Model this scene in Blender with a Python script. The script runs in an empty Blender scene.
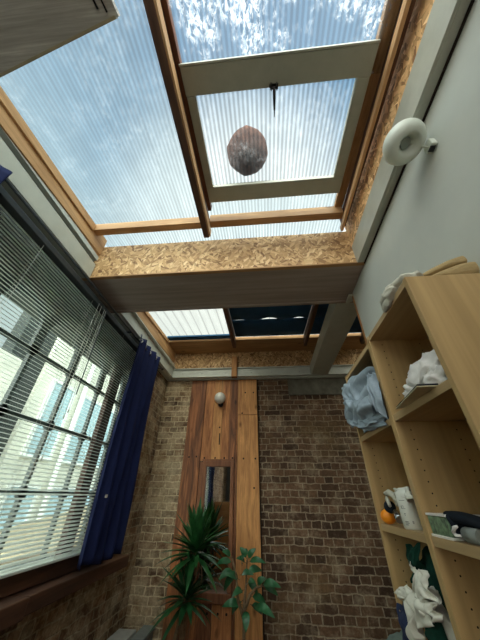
import bpy, bmesh, math, random
from mathutils import Vector, Matrix, noise
random.seed(7)
SC = bpy.context.scene
COL = SC.collection
FL = -1.41            # floor level; the camera stands at the origin
DB = 3.46             # back wall
# ------------------------------------------------------------------ camera
M = Matrix(((0.996, 0.040, 0.081), (0.089, -0.563, -0.821), (0.013, 0.825, -0.565)))
def ortho(m):
    r = Vector(m[1]).cross(Vector(m[2])).normalized(); f = Vector(m[1]).normalized()
    v = r.cross(f).normalized()
    return Matrix((r, f, v))
M = ortho(M)
cam = bpy.data.cameras.new('camera'); camo = bpy.data.objects.new('camera', cam); COL.objects.link(camo)
cam.sensor_fit = 'HORIZONTAL'; cam.sensor_width = 36; cam.lens = 258 / 480 * 36; cam.clip_start = .01; cam.clip_end = 300
camo.matrix_world = M.to_4x4(); SC.camera = camo
def ray(x, y): return M @ Vector((x - 240., 320. - y, -258.))
def onY(x, y, D): r = ray(x, y); return r * (D / r.y)
def onX(x, y, D): r = ray(x, y); return r * (D / r.x)
def onZ(x, y, D): r = ray(x, y); return r * (D / r.z)

# ------------------------------------------------------------------ materials
def lin(c):
    f = lambda v: (v / 255 / 12.92) if v / 255 <= .04045 else ((v / 255 + .055) / 1.055) ** 2.4
    return (f(c[0]), f(c[1]), f(c[2]), 1)
class NT:
    def __init__(s, name):
        s.m = bpy.data.materials.new(name); s.m.use_nodes = True; s.t = s.m.node_tree; s.t.nodes.clear()
        s.out = s.n('ShaderNodeOutputMaterial')
    def n(s, k, **kw):
        d = s.t.nodes.new(k)
        for a, b in kw.items():
            if a.startswith('i_'):
                key = a[2:].replace('_', ' ')
                d.inputs[key].default_value = b
            else: setattr(d, a, b)
        return d
    def l(s, a, ao, b, bi): s.t.links.new(a.outputs[ao], b.inputs[bi])
    def coord(s, scale=(1, 1, 1), rot=(0, 0, 0), kind='Object', swap=None):
        c = s.n('ShaderNodeTexCoord'); src = (c, kind)
        if swap:
            a = s.n('ShaderNodeSeparateXYZ'); b = s.n('ShaderNodeCombineXYZ'); s.l(c, kind, a, 0)
            for i, ch in enumerate(swap): s.l(a, 'XYZ'.index(ch), b, i)
            src = (b, 0)
        m = s.n('ShaderNodeMapping'); m.inputs['Scale'].default_value = scale; m.inputs['Rotation'].default_value = rot
        s.l(src[0], src[1], m, 'Vector'); return m
    def noise(s, vec, scale=5, detail=4, rough=.6, dist=0):
        d = s.n('ShaderNodeTexNoise'); d.inputs['Scale'].default_value = scale; d.inputs['Detail'].default_value = detail
        d.inputs['Roughness'].default_value = rough; d.inputs['Distortion'].default_value = dist
        if vec: s.l(vec, 0, d, 'Vector')
        return d
    def ramp(s, src, so, stops):
        r = s.n('ShaderNodeValToRGB'); e = r.color_ramp.elements
        while len(e) < len(stops): e.new(.5)
        for q, (p, c) in zip(e, stops): q.position = p; q.color = c
        s.l(src, so, r, 0); return r
    def mix(s, fac, a, b, mode='MIX'):
        m = s.n('ShaderNodeMix', data_type='RGBA', blend_type=mode)
        for v, i in ((fac, 0), (a, 6), (b, 7)):
            if isinstance(v, tuple) and hasattr(v[0], 'outputs'): s.l(v[0], v[1], m, i)
            elif v is not None: m.inputs[i].default_value = v
        return m
    def bsdf(s, col, rough=.6, bump=None, bstr=.3, bdist=.01, metal=0, spec=.4, **kw):
        b = s.n('ShaderNodeBsdfPrincipled'); b.inputs['Metallic'].default_value = metal
        b.inputs['Specular IOR Level'].default_value = spec
        for v, k in ((col, 'Base Color'), (rough, 'Roughness')):
            if isinstance(v, tuple) and hasattr(v[0], 'outputs'): s.l(v[0], v[1], b, k)
            else: b.inputs[k].default_value = v
        for k, v in kw.items(): b.inputs[k.replace('_', ' ')].default_value = v
        if bump:
            bp = s.n('ShaderNodeBump'); bp.inputs['Strength'].default_value = bstr; bp.inputs['Distance'].default_value = bdist
            s.l(bump[0], bump[1], bp, 'Height'); s.l(bp, 0, b, 'Normal')
        s.l(b, 0, s.out, 0); return b
def plain(name, rgb, rough=.55, var=.12, scale=14, bstr=.12, **kw):
    t = NT(name); c = t.coord(); n = t.noise(c, scale, 5)
    a = lin(rgb); d = tuple([v * (1 - var * 1.8) for v in a[:3]] + [1]); e = tuple([min(1, v * (1 + var)) for v in a[:3]] + [1])
    r = t.ramp(n, 0, [(.3, d), (.7, e)])
    t.bsdf((r, 0), rough, (n, 0), bstr, .004, **kw); return t.m
def wood(name, light, dark, axis='Z', rough=.55, s=9, knots=True, bstr=.25, spec=.3):
    t = NT(name)
    sc = {'X': (.12, 1, 1), 'Y': (1, .12, 1), 'Z': (1, 1, .12)}[axis]
    c = t.coord(sc); n = t.noise(c, s, 5, .65, 1.2)
    c2 = t.coord({'X': (.03, 1, 1), 'Y': (1, .03, 1), 'Z': (1, 1, .03)}[axis]); g = t.noise(c2, s * 8, 3, .6)
    r = t.ramp(n, 0, [(.28, lin(dark)), (.5, lin(tuple((a + b) / 2 for a, b in zip(light, dark)))), (.72, lin(light))])
    m = t.mix(.35, (r, 0), (t.ramp(g, 0, [(.35, (.35, .3, .25, 1)), (.65, (1, 1, 1, 1))]), 0), 'MULTIPLY')
    last = (m, 2)
    if knots:
        c3 = t.coord({'X': (.5, 1, 1), 'Y': (1, .5, 1), 'Z': (1, 1, .5)}[axis]); v = t.n('ShaderNodeTexVoronoi'); v.inputs['Scale'].default_value = 5.5
        t.l(c3, 0, v, 'Vector'); kr = t.ramp(v, 'Distance', [(.03, (.12, .06, .03, 1)), (.13, (1, 1, 1, 1))])
        m2 = t.mix(.8, last, (kr, 0), 'MULTIPLY'); last = (m2, 2)
    t.bsdf(last, rough, (g, 0), bstr, .003, spec=spec); return t.m
def brick(name, swap, tint=(1, 1, 1), pale=0.0, mort=(146, 136, 120), off=0):
    t = NT(name)
    c = t.coord(swap=swap); nz = t.noise(c, 9, 3)
    sub = t.n('ShaderNodeVectorMath', operation='SUBTRACT'); sub.inputs[1].default_value = (.5, .5, .5); t.l(nz, 1, sub, 0)
    sc = t.n('ShaderNodeVectorMath', operation='SCALE'); sc.inputs['Scale'].default_value = .036; t.l(sub, 0, sc, 0)
    ad = t.n('ShaderNodeVectorMath', operation='ADD'); t.l(c, 0, ad, 0); t.l(sc, 0, ad, 1)
    b = t.n('ShaderNodeTexBrick'); b.offset = .5; b.squash = .5; b.squash_frequency = 2
    t.l(ad, 0, b, 'Vector'); b.inputs['Scale'].default_value = 1
    b.inputs['Brick Width'].default_value = .196; b.inputs['Row Height'].default_value = .0665; b.inputs['Mortar Size'].default_value = .0062
    b.inputs['Mortar Smooth'].default_value = .35; b.inputs['Bias'].default_value = 0
    tt = lambda q: lin(tuple(a * k for a, k in zip(q, tint)))
    b.inputs['Color1'].default_value = tt((118, 94, 76)); b.inputs['Color2'].default_value = tt((72, 58, 50)); b.inputs['Mortar'].default_value = tt(mort)
    # patches: yellow stock bricks, pale lime bloom, dark soot
    n1 = t.noise(c, 2.1, 4); n2 = t.noise(c, 6, 6, .7); n3 = t.noise(c, 38, 5, .7)
    vb_ = t.n('ShaderNodeTexVoronoi'); vb_.inputs['Scale'].default_value = 7; t.l(t.coord((1, 1, 1), swap=swap), 0, vb_, 'Vector')
    m0 = t.mix(.55, (b, 0), (t.ramp(n2, 0, [(.35, (.55, .52, .5, 1)), (.6, (1.15, 1.12, 1.08, 1))]), 0), 'MULTIPLY')
    m1 = t.mix((t.ramp(n1, 0, [(.5, (0, 0, 0, 1)), (.68, (.6, .6, .6, 1))]), 0), (m0, 2), tt((120, 102, 74)))
    p0 = .62 - pale * .3
    m2 = t.mix((t.ramp(n2, 0, [(p0 - .06, (0, 0, 0, 1)), (p0 + .16, (.62, .62, .62, 1))]), 0), (m1, 2), tt((168, 158, 140)))
    m3 = t.mix(.75, (m2, 2), (t.ramp(n3, 0, [(.3, (.45, .43, .4, 1)), (.65, (1.1, 1.1, 1.1, 1))]), 0), 'MULTIPLY')
    # relief: brick faces stand proud of the mortar
    inv = t.n('ShaderNodeMath', operation='MULTIPLY_ADD'); inv.inputs[1].default_value = -1; inv.inputs[2].default_value = 1; t.l(b, 1, inv, 0)
    h = t.n('ShaderNodeMath', operation='MULTIPLY_ADD'); h.inputs[1].default_value = .5; t.l(n3, 0, h, 0); t.l(inv, 0, h, 2)
    t.bsdf((m3, 2), .9, (h, 0), .9, .014, spec=.15); return t.m
def osb(name, swap, gain=1.0):
    t = NT(name); c0 = t.coord(swap=swap); layers = []
    for i, (ang, s) in enumerate(((.25, 17), (1.0, 19), (-.75, 20), (1.6, 17))):
        m = t.n('ShaderNodeMapping', vector_type='TEXTURE'); m.inputs['Rotation'].default_value = (0, 0, ang); m.inputs['Scale'].default_value = (1, 1 / 2.8, 1); m.inputs['Location'].default_value = (i * 3.3, i * 1.7, i)
        t.l(c0, 0, m, 'Vector'); v = t.n('ShaderNodeTexVoronoi'); v.inputs['Scale'].default_value = s; v.inputs['Randomness'].default_value = 1
        t.l(m, 0, v, 'Vector'); layers.append(v)
    cols = []
    for v in layers:
        sp = t.n('ShaderNodeSeparateColor'); t.l(v, 'Color', sp, 0); cols.append(sp)
    r0 = t.ramp(cols[0], 0, [(0, lin((132, 96, 60))), (.5, lin((184, 144, 98))), (1, lin((222, 188, 140)))])
    r1 = t.ramp(cols[1], 0, [(0, lin((146, 108, 68))), (.6, lin((200, 160, 112))), (1, lin((230, 198, 150)))])
    r2 = t.ramp(cols[2], 0, [(0, lin((122, 86, 54))), (.5, lin((188, 148, 100))), (1, lin((212, 174, 124)))])
    th = lambda src, a: t.ramp(src, 1, [(a, (0, 0, 0, 1)), (a + .02, (1, 1, 1, 1))])
    m1 = t.mix((th(cols[1], .5), 0), (r0, 0), (r1, 0)); m2 = t.mix((th(cols[3], .6), 0), (m1, 2), (r2, 0))
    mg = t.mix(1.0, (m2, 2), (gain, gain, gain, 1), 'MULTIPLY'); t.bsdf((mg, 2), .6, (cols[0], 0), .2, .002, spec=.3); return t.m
def poly(name, clear=.8, frost=.0, ribs=14, rib=.25, tint=(.93, .98, 1), haze=.12, lines=False):
    """ribbed translucent roof sheet: ribs run along Y, dirt and bloom on top"""
    t = NT(name); c = t.coord()
    w = t.n('ShaderNodeTexWave', wave_type='BANDS', bands_direction='X'); w.inputs['Scale'].default_value = ribs; w.inputs['Distortion'].default_value = .15
    t.l(c, 0, w, 'Vector')
    cs = t.coord((1, .05, 1)); ns = t.noise(cs, 22, 4); n1 = t.noise(c, 2.6, 5, .6); n2 = t.noise(t.coord((1, .55, 1)), 55, 6, .75, .6); n3 = t.noise(c, 5.5, 4, .7)
    tr = t.n('ShaderNodeBsdfTransparent')
    lo = clear * (1 - rib)
    wr = t.ramp(w, 0, [(0, (0, 0, 0, 1)), (.06, (1, 1, 1, 1))] if lines else [(.25, (0, 0, 0, 1)), (.75, (1, 1, 1, 1))])
    m = t.mix((wr, 0), tuple([lo * v for v in tint] + [1]), tuple([clear * v for v in tint] + [1]))
    m2 = t.mix(.5, (m, 2), (t.ramp(ns, 0, [(.3, (.78, .78, .78, 1)), (.65, (1.0, 1.0, 1.0, 1))]), 0), 'MULTIPLY')
    m3 = t.mix(.2, (m2, 2), (t.ramp(n1, 0, [(.35, (.8, .82, .84, 1)), (.6, (1.0, 1.0, 1.0, 1))]), 0), 'MULTIPLY')
    t.l(m3, 2, tr, 0)
    tl = t.n('ShaderNodeBsdfTranslucent'); tl.inputs[0].default_value = (.95, .97, 1, 1)
    mm = t.n('ShaderNodeMath', operation='MULTIPLY'); t.l(t.ramp(n3, 0, [(.44, (0, 0, 0, 1)), (.58, (1, 1, 1, 1))]), 0, mm, 0)
    t.l(t.ramp(n2, 0, [(.48, (0, 0, 0, 1)), (.6, (1, 1, 1, 1))]), 0, mm, 1)
    f = t.n('ShaderNodeMath', operation='MULTIPLY_ADD'); f.inputs[1].default_value = frost; f.inputs[2].default_value = haze
    t.l(mm, 0, f, 0); f.use_clamp = True
    mx = t.n('ShaderNodeMixShader'); t.l(f, 0, mx, 0); t.l(tr, 0, mx, 1); t.l(tl, 0, mx, 2)
    t.l(mx, 0, t.out, 0); return t.m
def glass(name):
    t = NT(name); tr = t.n('ShaderNodeBsdfTransparent'); tr.inputs[0].default_value = (.86, .92, .9, 1)
    gl = t.n('ShaderNodeBsdfGlossy'); gl.inputs['Roughness'].default_value = .02
    m = t.n('ShaderNodeMixShader'); m.inputs[0].default_value = .06; t.l(tr, 0, m, 1); t.l(gl, 0, m, 2); t.l(m, 0, t.out, 0); return t.m
def fabric(name, rgb, rough=.9, var=.15, sheen=.0, scale=30, **kw):
    t = NT(name); c = t.coord(); n = t.noise(c, scale, 4); w = t.noise(c, 400, 2)
    a = lin(rgb); r = t.ramp(n, 0, [(.3, tuple([v * (1 - var * 1.6) for v in a[:3]] + [1])), (.7, tuple([v * (1 + var * .6) for v in a[:3]] + [1]))])
    t.bsdf((r, 0), rough, (w, 0), .25, .001, spec=.2, **kw); return t.m

MT = dict(
    brick_back=brick('brick_back', 'XZY', pale=.2, mort=(156, 146, 130), tint=(1.04, 1.0, .96)),
    brick_pale=brick('brick_pale', 'XZY', pale=.62, mort=(172, 164, 146), tint=(1.3, 1.26, 1.18)),
    brick_side=brick('brick_side', 'YZX', pale=.45, mort=(130, 122, 108), tint=(1.3, 1.28, 1.22)),
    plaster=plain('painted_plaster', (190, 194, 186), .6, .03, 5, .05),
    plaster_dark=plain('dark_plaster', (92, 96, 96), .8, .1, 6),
    white=plain('white_gloss_paint', (178, 178, 164), .4, .06, 9),
    white_steel=plain('white_steel_paint', (196, 198, 188), .4, .06, 9),
    sash=plain('grey_white_sash_paint', (168, 168, 152), .5, .06, 12),
    pine_y=wood('pine_along_roof', (206, 164, 116), (160, 116, 74), 'Y'),
    pine_x=wood('pine_across_roof', (206, 162, 114), (156, 114, 74), 'X'),
    pine_z=wood('pine_upright', (196, 140, 84), (140, 92, 50), 'Z'),
    dark_y=wood('dark_shaded_timber_along', (124, 88, 68), (76, 52, 42), 'Y', knots=False),  # shade of the front rafters' undersides put into this dark brown
    red_y=wood('reddish_timber', (150, 96, 62), (84, 50, 36), 'Y', knots=False),
    ply_x=wood('brown_plywood_soffit', (172, 156, 144), (146, 130, 120), 'X', s=4, knots=False, rough=.5),
    osb_x=osb('strand_board_face', 'XZY'), osb_y=osb('strand_board_side_lit', 'YZX', 1.45), pine_hi=wood('lit_pine_batten', (238, 200, 152), (196, 150, 104), 'Y'),  # side strand board and batten colours brightened to offset the shade there
    grey_ply=wood('weathered_board', (236, 234, 226), (188, 184, 176), 'X', s=18, knots=False),
    old=wood('old_pine_board', (228, 158, 98), (132, 80, 48), 'Z', s=20),
    old2=wood('old_pine_board_pale', (232, 170, 106), (168, 114, 68), 'Z', s=22),
    old3=wood('old_pine_board_dark', (204, 132, 84), (66, 40, 28), 'Z', s=13),
    frame=wood('mirror_frame_wood', (160, 106, 72), (104, 64, 44), 'Z', knots=False),
    sill=wood('sill_wood', (120, 82, 60), (50, 34, 28), 'Y', s=5, knots=False),
    mull=wood('mullion_wood', (96, 64, 50), (52, 36, 32), 'Z', knots=False),
    birch=wood('birch_veneer', (198, 166, 116), (178, 146, 98), 'Z', s=3, knots=False, bstr=.05, rough=.45, spec=.35),
    birch_in=wood('birch_veneer_inside', (196, 158, 108), (172, 134, 88), 'Z', s=3, knots=False, bstr=.05, rough=.5),
    birch_y=wood('birch_veneer_shelf', (192, 164, 122), (176, 146, 104), 'Y', s=3, knots=False, bstr=.05, rough=.45),
    poly=poly('ribbed_roof_sheet', .88, .05, 13, .16, (.90, .98, 1), haze=.045), poly2=poly('ribbed_roof_sheet_frosted', .95, .42, 13, .16, haze=.04), poly4=poly('sash_sheet', .98, .07, 13, .22, haze=.02), poly3=poly('ribbed_roof_sheet_back', .72, .0, 3.1, .35, (.97, 1, .95), haze=.12, lines=True),
    glass=glass('window_glass'),
    steel=plain('grey_painted_steel', (74, 84, 84), .5, .1, 20),
    slat=plain('blind_slat_enamel', (222, 228, 220), .35, .03, 5, .02),
    cord=plain('blind_cord', (190, 190, 180), .8),
    rail=plain('blind_head_rail', (60, 66, 68), .5),
    navy=fabric('navy_curtain_cloth', (26, 34, 72), .85, .12, scale=8),
    blueblind=fabric('dark_blue_blackout_cloth', (48, 88, 126), .9, .15, scale=5),
    eyelet=plain('eyelet_metal', (190, 190, 186), .3, metal=.9),
    black=plain('black_plastic', (22, 24, 28), .45), blackcloth=fabric('black_cloth', (24, 30, 38)),
    dmetal=plain('dark_metal', (52, 50, 50), .4, metal=.7),
    chrome=plain('bare_metal', (170, 172, 172), .25, metal=1),
    lamp=plain('lamp_enamel', (214, 220, 208), .4, .03, 5, .02), lampin=plain('lamp_inner', (150, 158, 150), .5, .05),
    globe=plain('opal_globe', (226, 224, 214), .3, .03, 5, .02),
    hole=plain('dark_hole', (34, 24, 18), .9),
    ball=fabric('brown_rough_ball', (96, 62, 48), .95, .3, scale=12),
    denim=fabric('grey_blue_cloth', (146, 158, 168), .9, .12), khaki=fabric('khaki_canvas', (170, 146, 104), .9, .1), cream=fabric('cream_cloth', (196, 192, 176), .9, .1),
    whitecloth=fabric('white_cloth', (208, 204, 190), .9, .08), green=fabric('dark_green_cloth', (22, 62, 50), .9, .2), navycloth=fabric('dusty_navy_cloth', (44, 52, 78), .9, .2),
    teal=fabric('grey_green_cloth', (116, 132, 126), .9, .12),
    bag=plain('thin_white_plastic', (226, 220, 214), .3, .05, 30),
    orange=plain('orange_peel', (240, 142, 28), .45, .06, 60, .3),
    bottle=plain('white_bottle', (214, 212, 200), .35, .03), print=plain('grey_print', (112, 112, 106), .6), yellow=plain('yellow_paper', (206, 186, 96), .7),
    card=plain('cream_card', (196, 184, 150), .8), greenfoil=plain('green_foil_print', (110, 136, 104), .35, .5, 60), grey=plain('grey_plastic', (128, 132, 126), .5),
    leaf=plain('strap_leaf', (40, 92, 46), .4, .35, 12), leaf2=plain('broad_leaf', (44, 96, 58), .35, .3, 10), leafd=plain('strap_leaf_shade', (34, 84, 44), .45, .35, 12),
    bark=plain('plant_bark', (120, 98, 72), .9, .3, 40), root=plain('aerial_root', (126, 104, 78), .9), pot=plain('terracotta', (150, 88, 62), .8), soil=plain('potting_soil', (44, 32, 26), .95),
    floorwood=wood('floor_boards', (150, 112, 76), (108, 76, 50), 'Y', s=6, knots=False),
    pad=plain('old_mortar_pad', (104, 100, 88), .95, .2, 12, .5),
    crate=plain('pale_grey_plastic', (176, 178, 172), .5), crate2=plain('mid_grey_plastic', (120, 126, 124), .5),
    drawer=wood('orange_pine', (196, 140, 84), (160, 108, 62), 'X', knots=False),
    stone=plain('pale_render', (206, 208, 196), .9, .08, 3), tan=plain('tan_roof', (176, 164, 138), .9, .15, 20), darkwall=plain('dark_gap_wall', (44, 50, 50), .9), sky_glass=plain('pale_blue_glass', (168, 196, 206), .2),
    whitewin=plain('white_window_frames', (226, 232, 230), .5), ground=plain('outside_paving', (120, 118, 110), .95),
)
def mirror():
    t = NT('mirror_glass'); t.bsdf((.82, .84, .84, 1), .03, metal=1); return t.m
MT['mirror'] = mirror()

# ------------------------------------------------------------------ mesh helpers
class MB:
    def __init__(s): s.bm = bmesh.new(); s.mi = 0
    def _tag(s, faces, mi):
        for f in faces: f.material_index = mi
    def box(s, x0, x1, y0, y1, z0, z1, mi=0, rot=None, piv=None, dz=0):
        """axis box; dz lifts the y1 end (a slope along Y)"""
        vs = []
        for x in (x0, x1):
            for y in (y0, y1):
                for z in (z0, z1):
                    v = Vector((x, y, z + (dz if y == y1 else 0)))
                    if rot: v = rot @ (v - piv) + piv
                    vs.append(s.bm.verts.new(v))
        for q in ((0, 1, 3, 2), (4, 6, 7, 5), (0, 4, 5, 1), (2, 3, 7, 6), (0, 2, 6, 4), (1, 5, 7, 3)):
            f = s.bm.faces.new([vs[i] for i in q]); f.material_index = mi
        return s
    def tube(s, pts, r, seg=8, mi=0, caps=True):
        pts = [Vector(p) for p in pts]; rs = r if isinstance(r, (list, tuple)) else [r] * len(pts); rings = []
        up = Vector((0, 0, 1))
        for i, p in enumerate(pts):
            d = (pts[min(i + 1, len(pts) - 1)] - pts[max(i - 1, 0)]).normalized()
            a = d.cross(up if abs(d.z) < .95 else Vector((1, 0, 0))).normalized(); b = d.cross(a).normalized()
            rings.append([s.bm.verts.new(p + (a * math.cos(t * 2 * math.pi / seg) + b * math.sin(t * 2 * math.pi / seg)) * rs[i]) for t in range(seg)])
        for q, w in zip(rings, rings[1:]):
            for k in range(seg):
                f = s.bm.faces.new((q[k], q[(k + 1) % seg], w[(k + 1) % seg], w[k])); f.material_index = mi; f.smooth = True
        if caps:
            for q in (rings[0][::-1], rings[-1]): f = s.bm.faces.new(q); f.material_index = mi
        return s
    def lathe(s, prof, org, axis=(0, 0, 1), seg=32, mi=0, close=False):
        """prof: (radius, height) list"""
        ax = Vector(axis).normalized(); a = ax.orthogonal().normalized(); b = ax.cross(a); org = Vector(org); rings = []
        for r, h in prof:
            if r < 1e-6: rings.append([s.bm.verts.new(org + ax * h)])
            else: rings.append([s.bm.verts.new(org + ax * h + (a * math.cos(k * 2 * math.pi / seg) + b * math.sin(k * 2 * math.pi / seg)) * r) for k in range(seg)])
        pairs = list(zip(rings, rings[1:]))
        if close: pairs.append((rings[-1], rings[0]))
        for q, w in pairs:
            for k in range(seg):
                k2 = (k + 1) % seg
                vs = [q[0] if len(q) == 1 else q[k]] + ([] if len(q) == 1 else [q[k2]]) + ([w[0]] if len(w) == 1 else [w[k2], w[k]])
                f = s.bm.faces.new(vs); f.material_index = mi; f.smooth = True
        return s
    def grid(s, fn, nu, nv, mi=0, smooth=True):
        g = [[s.bm.verts.new(fn(i / nu, j / nv)) for j in range(nv + 1)] for i in range(nu + 1)]
        for i in range(nu):
            for j in range(nv):
                f = s.bm.faces.new((g[i][j], g[i + 1][j], g[i + 1][j + 1], g[i][j + 1])); f.material_index = mi; f.smooth = smooth
        return s
    def blob(s, c, r, amp=.25, freq=6, sub=4, mi=0, seed=0, floor=None, ridge=True, box=None):
        """crumpled soft lump: ellipsoid pushed by ridged noise, flattened on its shelf"""
        t = bmesh.new(); bmesh.ops.create_icosphere(t, subdivisions=sub, radius=1)
        mp = {}
        for v in t.verts:
            d = v.co.normalized(); p = Vector((d.x * r[0], d.y * r[1], d.z * r[2]))
            q = p * freq + Vector((seed * 7.1, seed * 3.3, seed))
            w = noise.noise_vector(q * .6) * .6
            qa = Vector((q.x + q.z * .5, q.y - q.z * .4, q.z * .45))
            n1 = noise.noise(qa + w * 2.2)
            n2 = noise.noise((qa + w) * 2.1 + Vector((5, 2, 9)))
            n3 = noise.noise((qa + w) * 4.7)
            rg = lambda n: max(0, 1 - abs(n) * 3.2) ** 1.6
            k = rg(n1) * .75 + rg(n2) * .42 + rg(n3) * .14 if ridge else n1
            p = Vector(c) + p * (1 + amp * (k - .45))
            if floor is not None and p.z < floor: p.z = floor
            if box:
                for i in range(3):
                    lo, hi = box[i]
                    if lo is not None: p[i] = max(p[i], lo)
                    if hi is not None: p[i] = min(p[i], hi)
            mp[v] = s.bm.verts.new(p)
        for f in t.faces:
            g = s.bm.faces.new([mp[v] for v in f.verts]); g.smooth = True; g.material_index = mi
        t.free(); return s
    def build(s, name, mats, parent=None, loc=None, bevel=0, solid=0, sub=0):
        me = bpy.data.meshes.new(name); base = Vector((0, 0, 0))
        if parent is not None: base = root_loc(parent)
        elif loc is not None: base = Vector(loc)
        bmesh.ops.translate(s.bm, verts=s.bm.verts, vec=-base)
        bmesh.ops.recalc_face_normals(s.bm, faces=s.bm.faces)
        s.bm.to_mesh(me); s.bm.free()
        o = bpy.data.objects.new(name, me); COL.objects.link(o)
        for m in (mats if isinstance(mats, (list, tuple)) else [mats]): me.materials.append(MT[m])
        if parent is not None: o.parent = parent
        elif loc is not None: o.location = base
        if bevel:
            b = o.modifiers.new('bevel', 'BEVEL'); b.width = bevel; b.segments = 2; b.limit_method = 'ANGLE'; b.angle_limit = .8
        if solid:
            b = o.modifiers.new('solid', 'SOLIDIFY'); b.thickness = solid
        if sub:
            b = o.modifiers.new('sub', 'SUBSURF'); b.levels = sub; b.render_levels = sub
        return o
def root_loc(o):
    p = Vector(o.location); q = o.parent
    while q is not None: p += Vector(q.location); q = q.parent
    return p
def empty(name, loc):
    o = bpy.data.objects.new(name, None); COL.objects.link(o); o.location = loc; o.empty_display_size = .1; return o
def tag(o, label, cat, group=None):
    o['label'] = label; o['category'] = cat
    if group: o['group'] = group
    return o
def struct(o): o['kind'] = 'structure'; return o
def B(*a, **k): return MB().box(*a, **k)

# ------------------------------------------------------------------ shell
struct(B(-1.6, 3.0, -3.2, DB + .3, FL - .1, FL).build('floor', 'floorwood'))
# back wall: pale bricks left of the panelling, darker bricks right of it
struct(B(-1.39, 3.0, DB, DB + .25, FL, 2.1).build('wall_back', 'brick_back'))
struct(B(-1.37, -1.0, DB - .012, DB, FL, 1.5).build('wall_back_left', 'brick_pale'))
b = MB()                                                        # concrete pads set in the brickwork under the roof
b.box(.33, 1.6, DB - .02, DB, 1.12, 1.36)
struct(b.build('trim_10', 'pad', bevel=.01)) 
# left wall with the window opening y -0.5..2.6, z -0.34..1.0
WY0, WY1, WZ0, WZ1 = -.55, 2.72, -.34, 1.0
b = MB(); XL = -1.37
b.box(XL - .2, XL, WY1, DB + .25, FL, 1.55); b.box(XL - .2, XL, -3.2, WY0, FL, 1.55); b.box(XL - .2, XL, WY0, WY1, FL, WZ0)
struct(b.build('wall_left', 'brick_side'))
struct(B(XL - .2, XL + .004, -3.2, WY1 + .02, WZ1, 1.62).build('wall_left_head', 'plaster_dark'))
struct(B(.74, .86, -3.2, 1.66, FL, 1.358).build('wall_right', 'plaster'))
struct(B(.738, .862, 1.66, 1.685, FL, 1.36).build('trim_9', 'pine_z'))
struct(B(2.6, 2.8, 1.66, DB, FL, 2.1).build('wall_alcove', 'brick_side'))
struct(B(.86, 2.8, 1.60, 1.66, FL, 1.36).build('wall_alcove_front', 'plaster'))
struct(B(-1.6, 1.0, -3.3, -3.2, FL, 1.9).build('wall_front', 'plaster_dark'))
b = MB()
b.box(-1.6, 1.0, -3.2, -.55, 1.50, 1.56)                       # ceiling behind the skylight
b.box(.70, 1.6, -.55, 1.34, 1.56, 1.60)
b.box(-1.6, -1.30, -.55, DB + .2, 1.56, 1.60)
struct(b.build('ceiling', 'plaster'))

# ------------------------------------------------------------------ window_1: steel casement behind the blinds
w1 = struct(empty('window_1', (XL - .04, 1.0, WZ0)))
def pane_frame():
    m = MB(); x0, x1 = -1.40, -1.375
    ys = [2.735 - .365 * k for k in range(10)]; zs = [-.34, 0, .36, .715]
    for y in ys: m.box(x0, x1, y - .011, y + .011, -.34, .715)
    for z in zs: m.box(x0, x1, -.55, 2.735, z - .011, z + .011)
    # top lights with rounded heads
    for a, c in zip(ys[1:], ys):
        n = 10; r = .11; top = .965
        arc = []
        for k in range(n + 1): t = math.pi - k * math.pi / 2 / n; arc.append((a + .03 + r + r * math.cos(t), top - r + r * math.sin(t)))
        for k in range(n + 1): t = math.pi / 2 - k * math.pi / 2 / n; arc.append((c - .03 - r + r * math.cos(t), top - r + r * math.sin(t)))
        arc = [(a + .03, .715)] + arc + [(c - .03, .715)]
        outer = [(a, .715)] + [(a + (c - a) * (i / (len(arc) - 3)), 1.02) for i in range(len(arc) - 2)] + [(c, .715)]
        for (p, q, u, v) in zip(arc, arc[1:], outer, outer[1:]):
            for x in (x0, x1):
                vs = [m.bm.verts.new((x, *w)) for w in (p, q, v, u)]
                m.bm.faces.new(vs)
            vs = [m.bm.verts.new(w) for w in ((x0, *p), (x1, *p), (x1, *q), (x0, *q))]; m.bm.faces.new(vs)
    # small fillets where bars cross
    for y in ys[1:-1]:
        for z in zs[1:]:
            m.box(x0, x1, y - .028, y + .028, z - .02, z + .02); m.box(x0, x1, y - .02, y + .02, z - .028, z + .028)
    return m
pane_frame().build('window_frame', 'steel', w1)
B(-1.392, -1.388, -.55, 2.735, -.34, 1.0).build('pane', 'glass', w1)
B(-1.375, -1.335, 2.10, 2.21, -.34, 1.0).build('mullion', 'mull', w1)
b = B(-1.37, -1.325, -.55, 2.735, -.43, -.345); b.build('bottom_rail', 'sill', w1, bevel=.004)
b = B(-1.37, -1.225, -.55, 1.78, -.52, -.435); b.box(-1.37, -1.235, 1.785, 2.95, -.512, -.435); b.build('sill', 'sill', w1, bevel=.006)

# ------------------------------------------------------------------ venetian blind
vb = tag(empty('venetian_blind', (-1.30, .9, 1.29)), 'wide pale venetian blind with thin slats covering the left window', 'blind')
m = MB(); tl = math.radians(21); nsl = 74
for k in range(nsl):
    z = -.318 + k * .0209; dx, dz = math.cos(tl) * .0125, math.sin(tl) * .0125
    # slightly arched slat
    pts = [(-1.30 - dx, z + dz), (-1.30 - dx * .3, z + dz * .3 + .0016), (-1.30 + dx * .3, z - dz * .3 + .0016), (-1.30 + dx, z - dz)]
    sag = lambda y: 0
    va = [m.bm.verts.new((p[0], -.45, p[1])) for p in pts]; vc = [m.bm.verts.new((p[0], 2.50, p[1])) for p in pts]
    for i in range(3): f = m.bm.faces.new((va[i], va[i + 1], vc[i + 1], vc[i])); f.smooth = True
m.build('slats', 'slat', vb)
B(-1.33, -1.27, -.45, 2.51, 1.235, 1.275).build('head_rail', 'rail', vb, bevel=.004)
B(-1.313, -1.287, -.45, 2.50, -.342, -.328).build('bottom_rail', 'slat', vb, bevel=.003)
m = MB()
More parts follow.
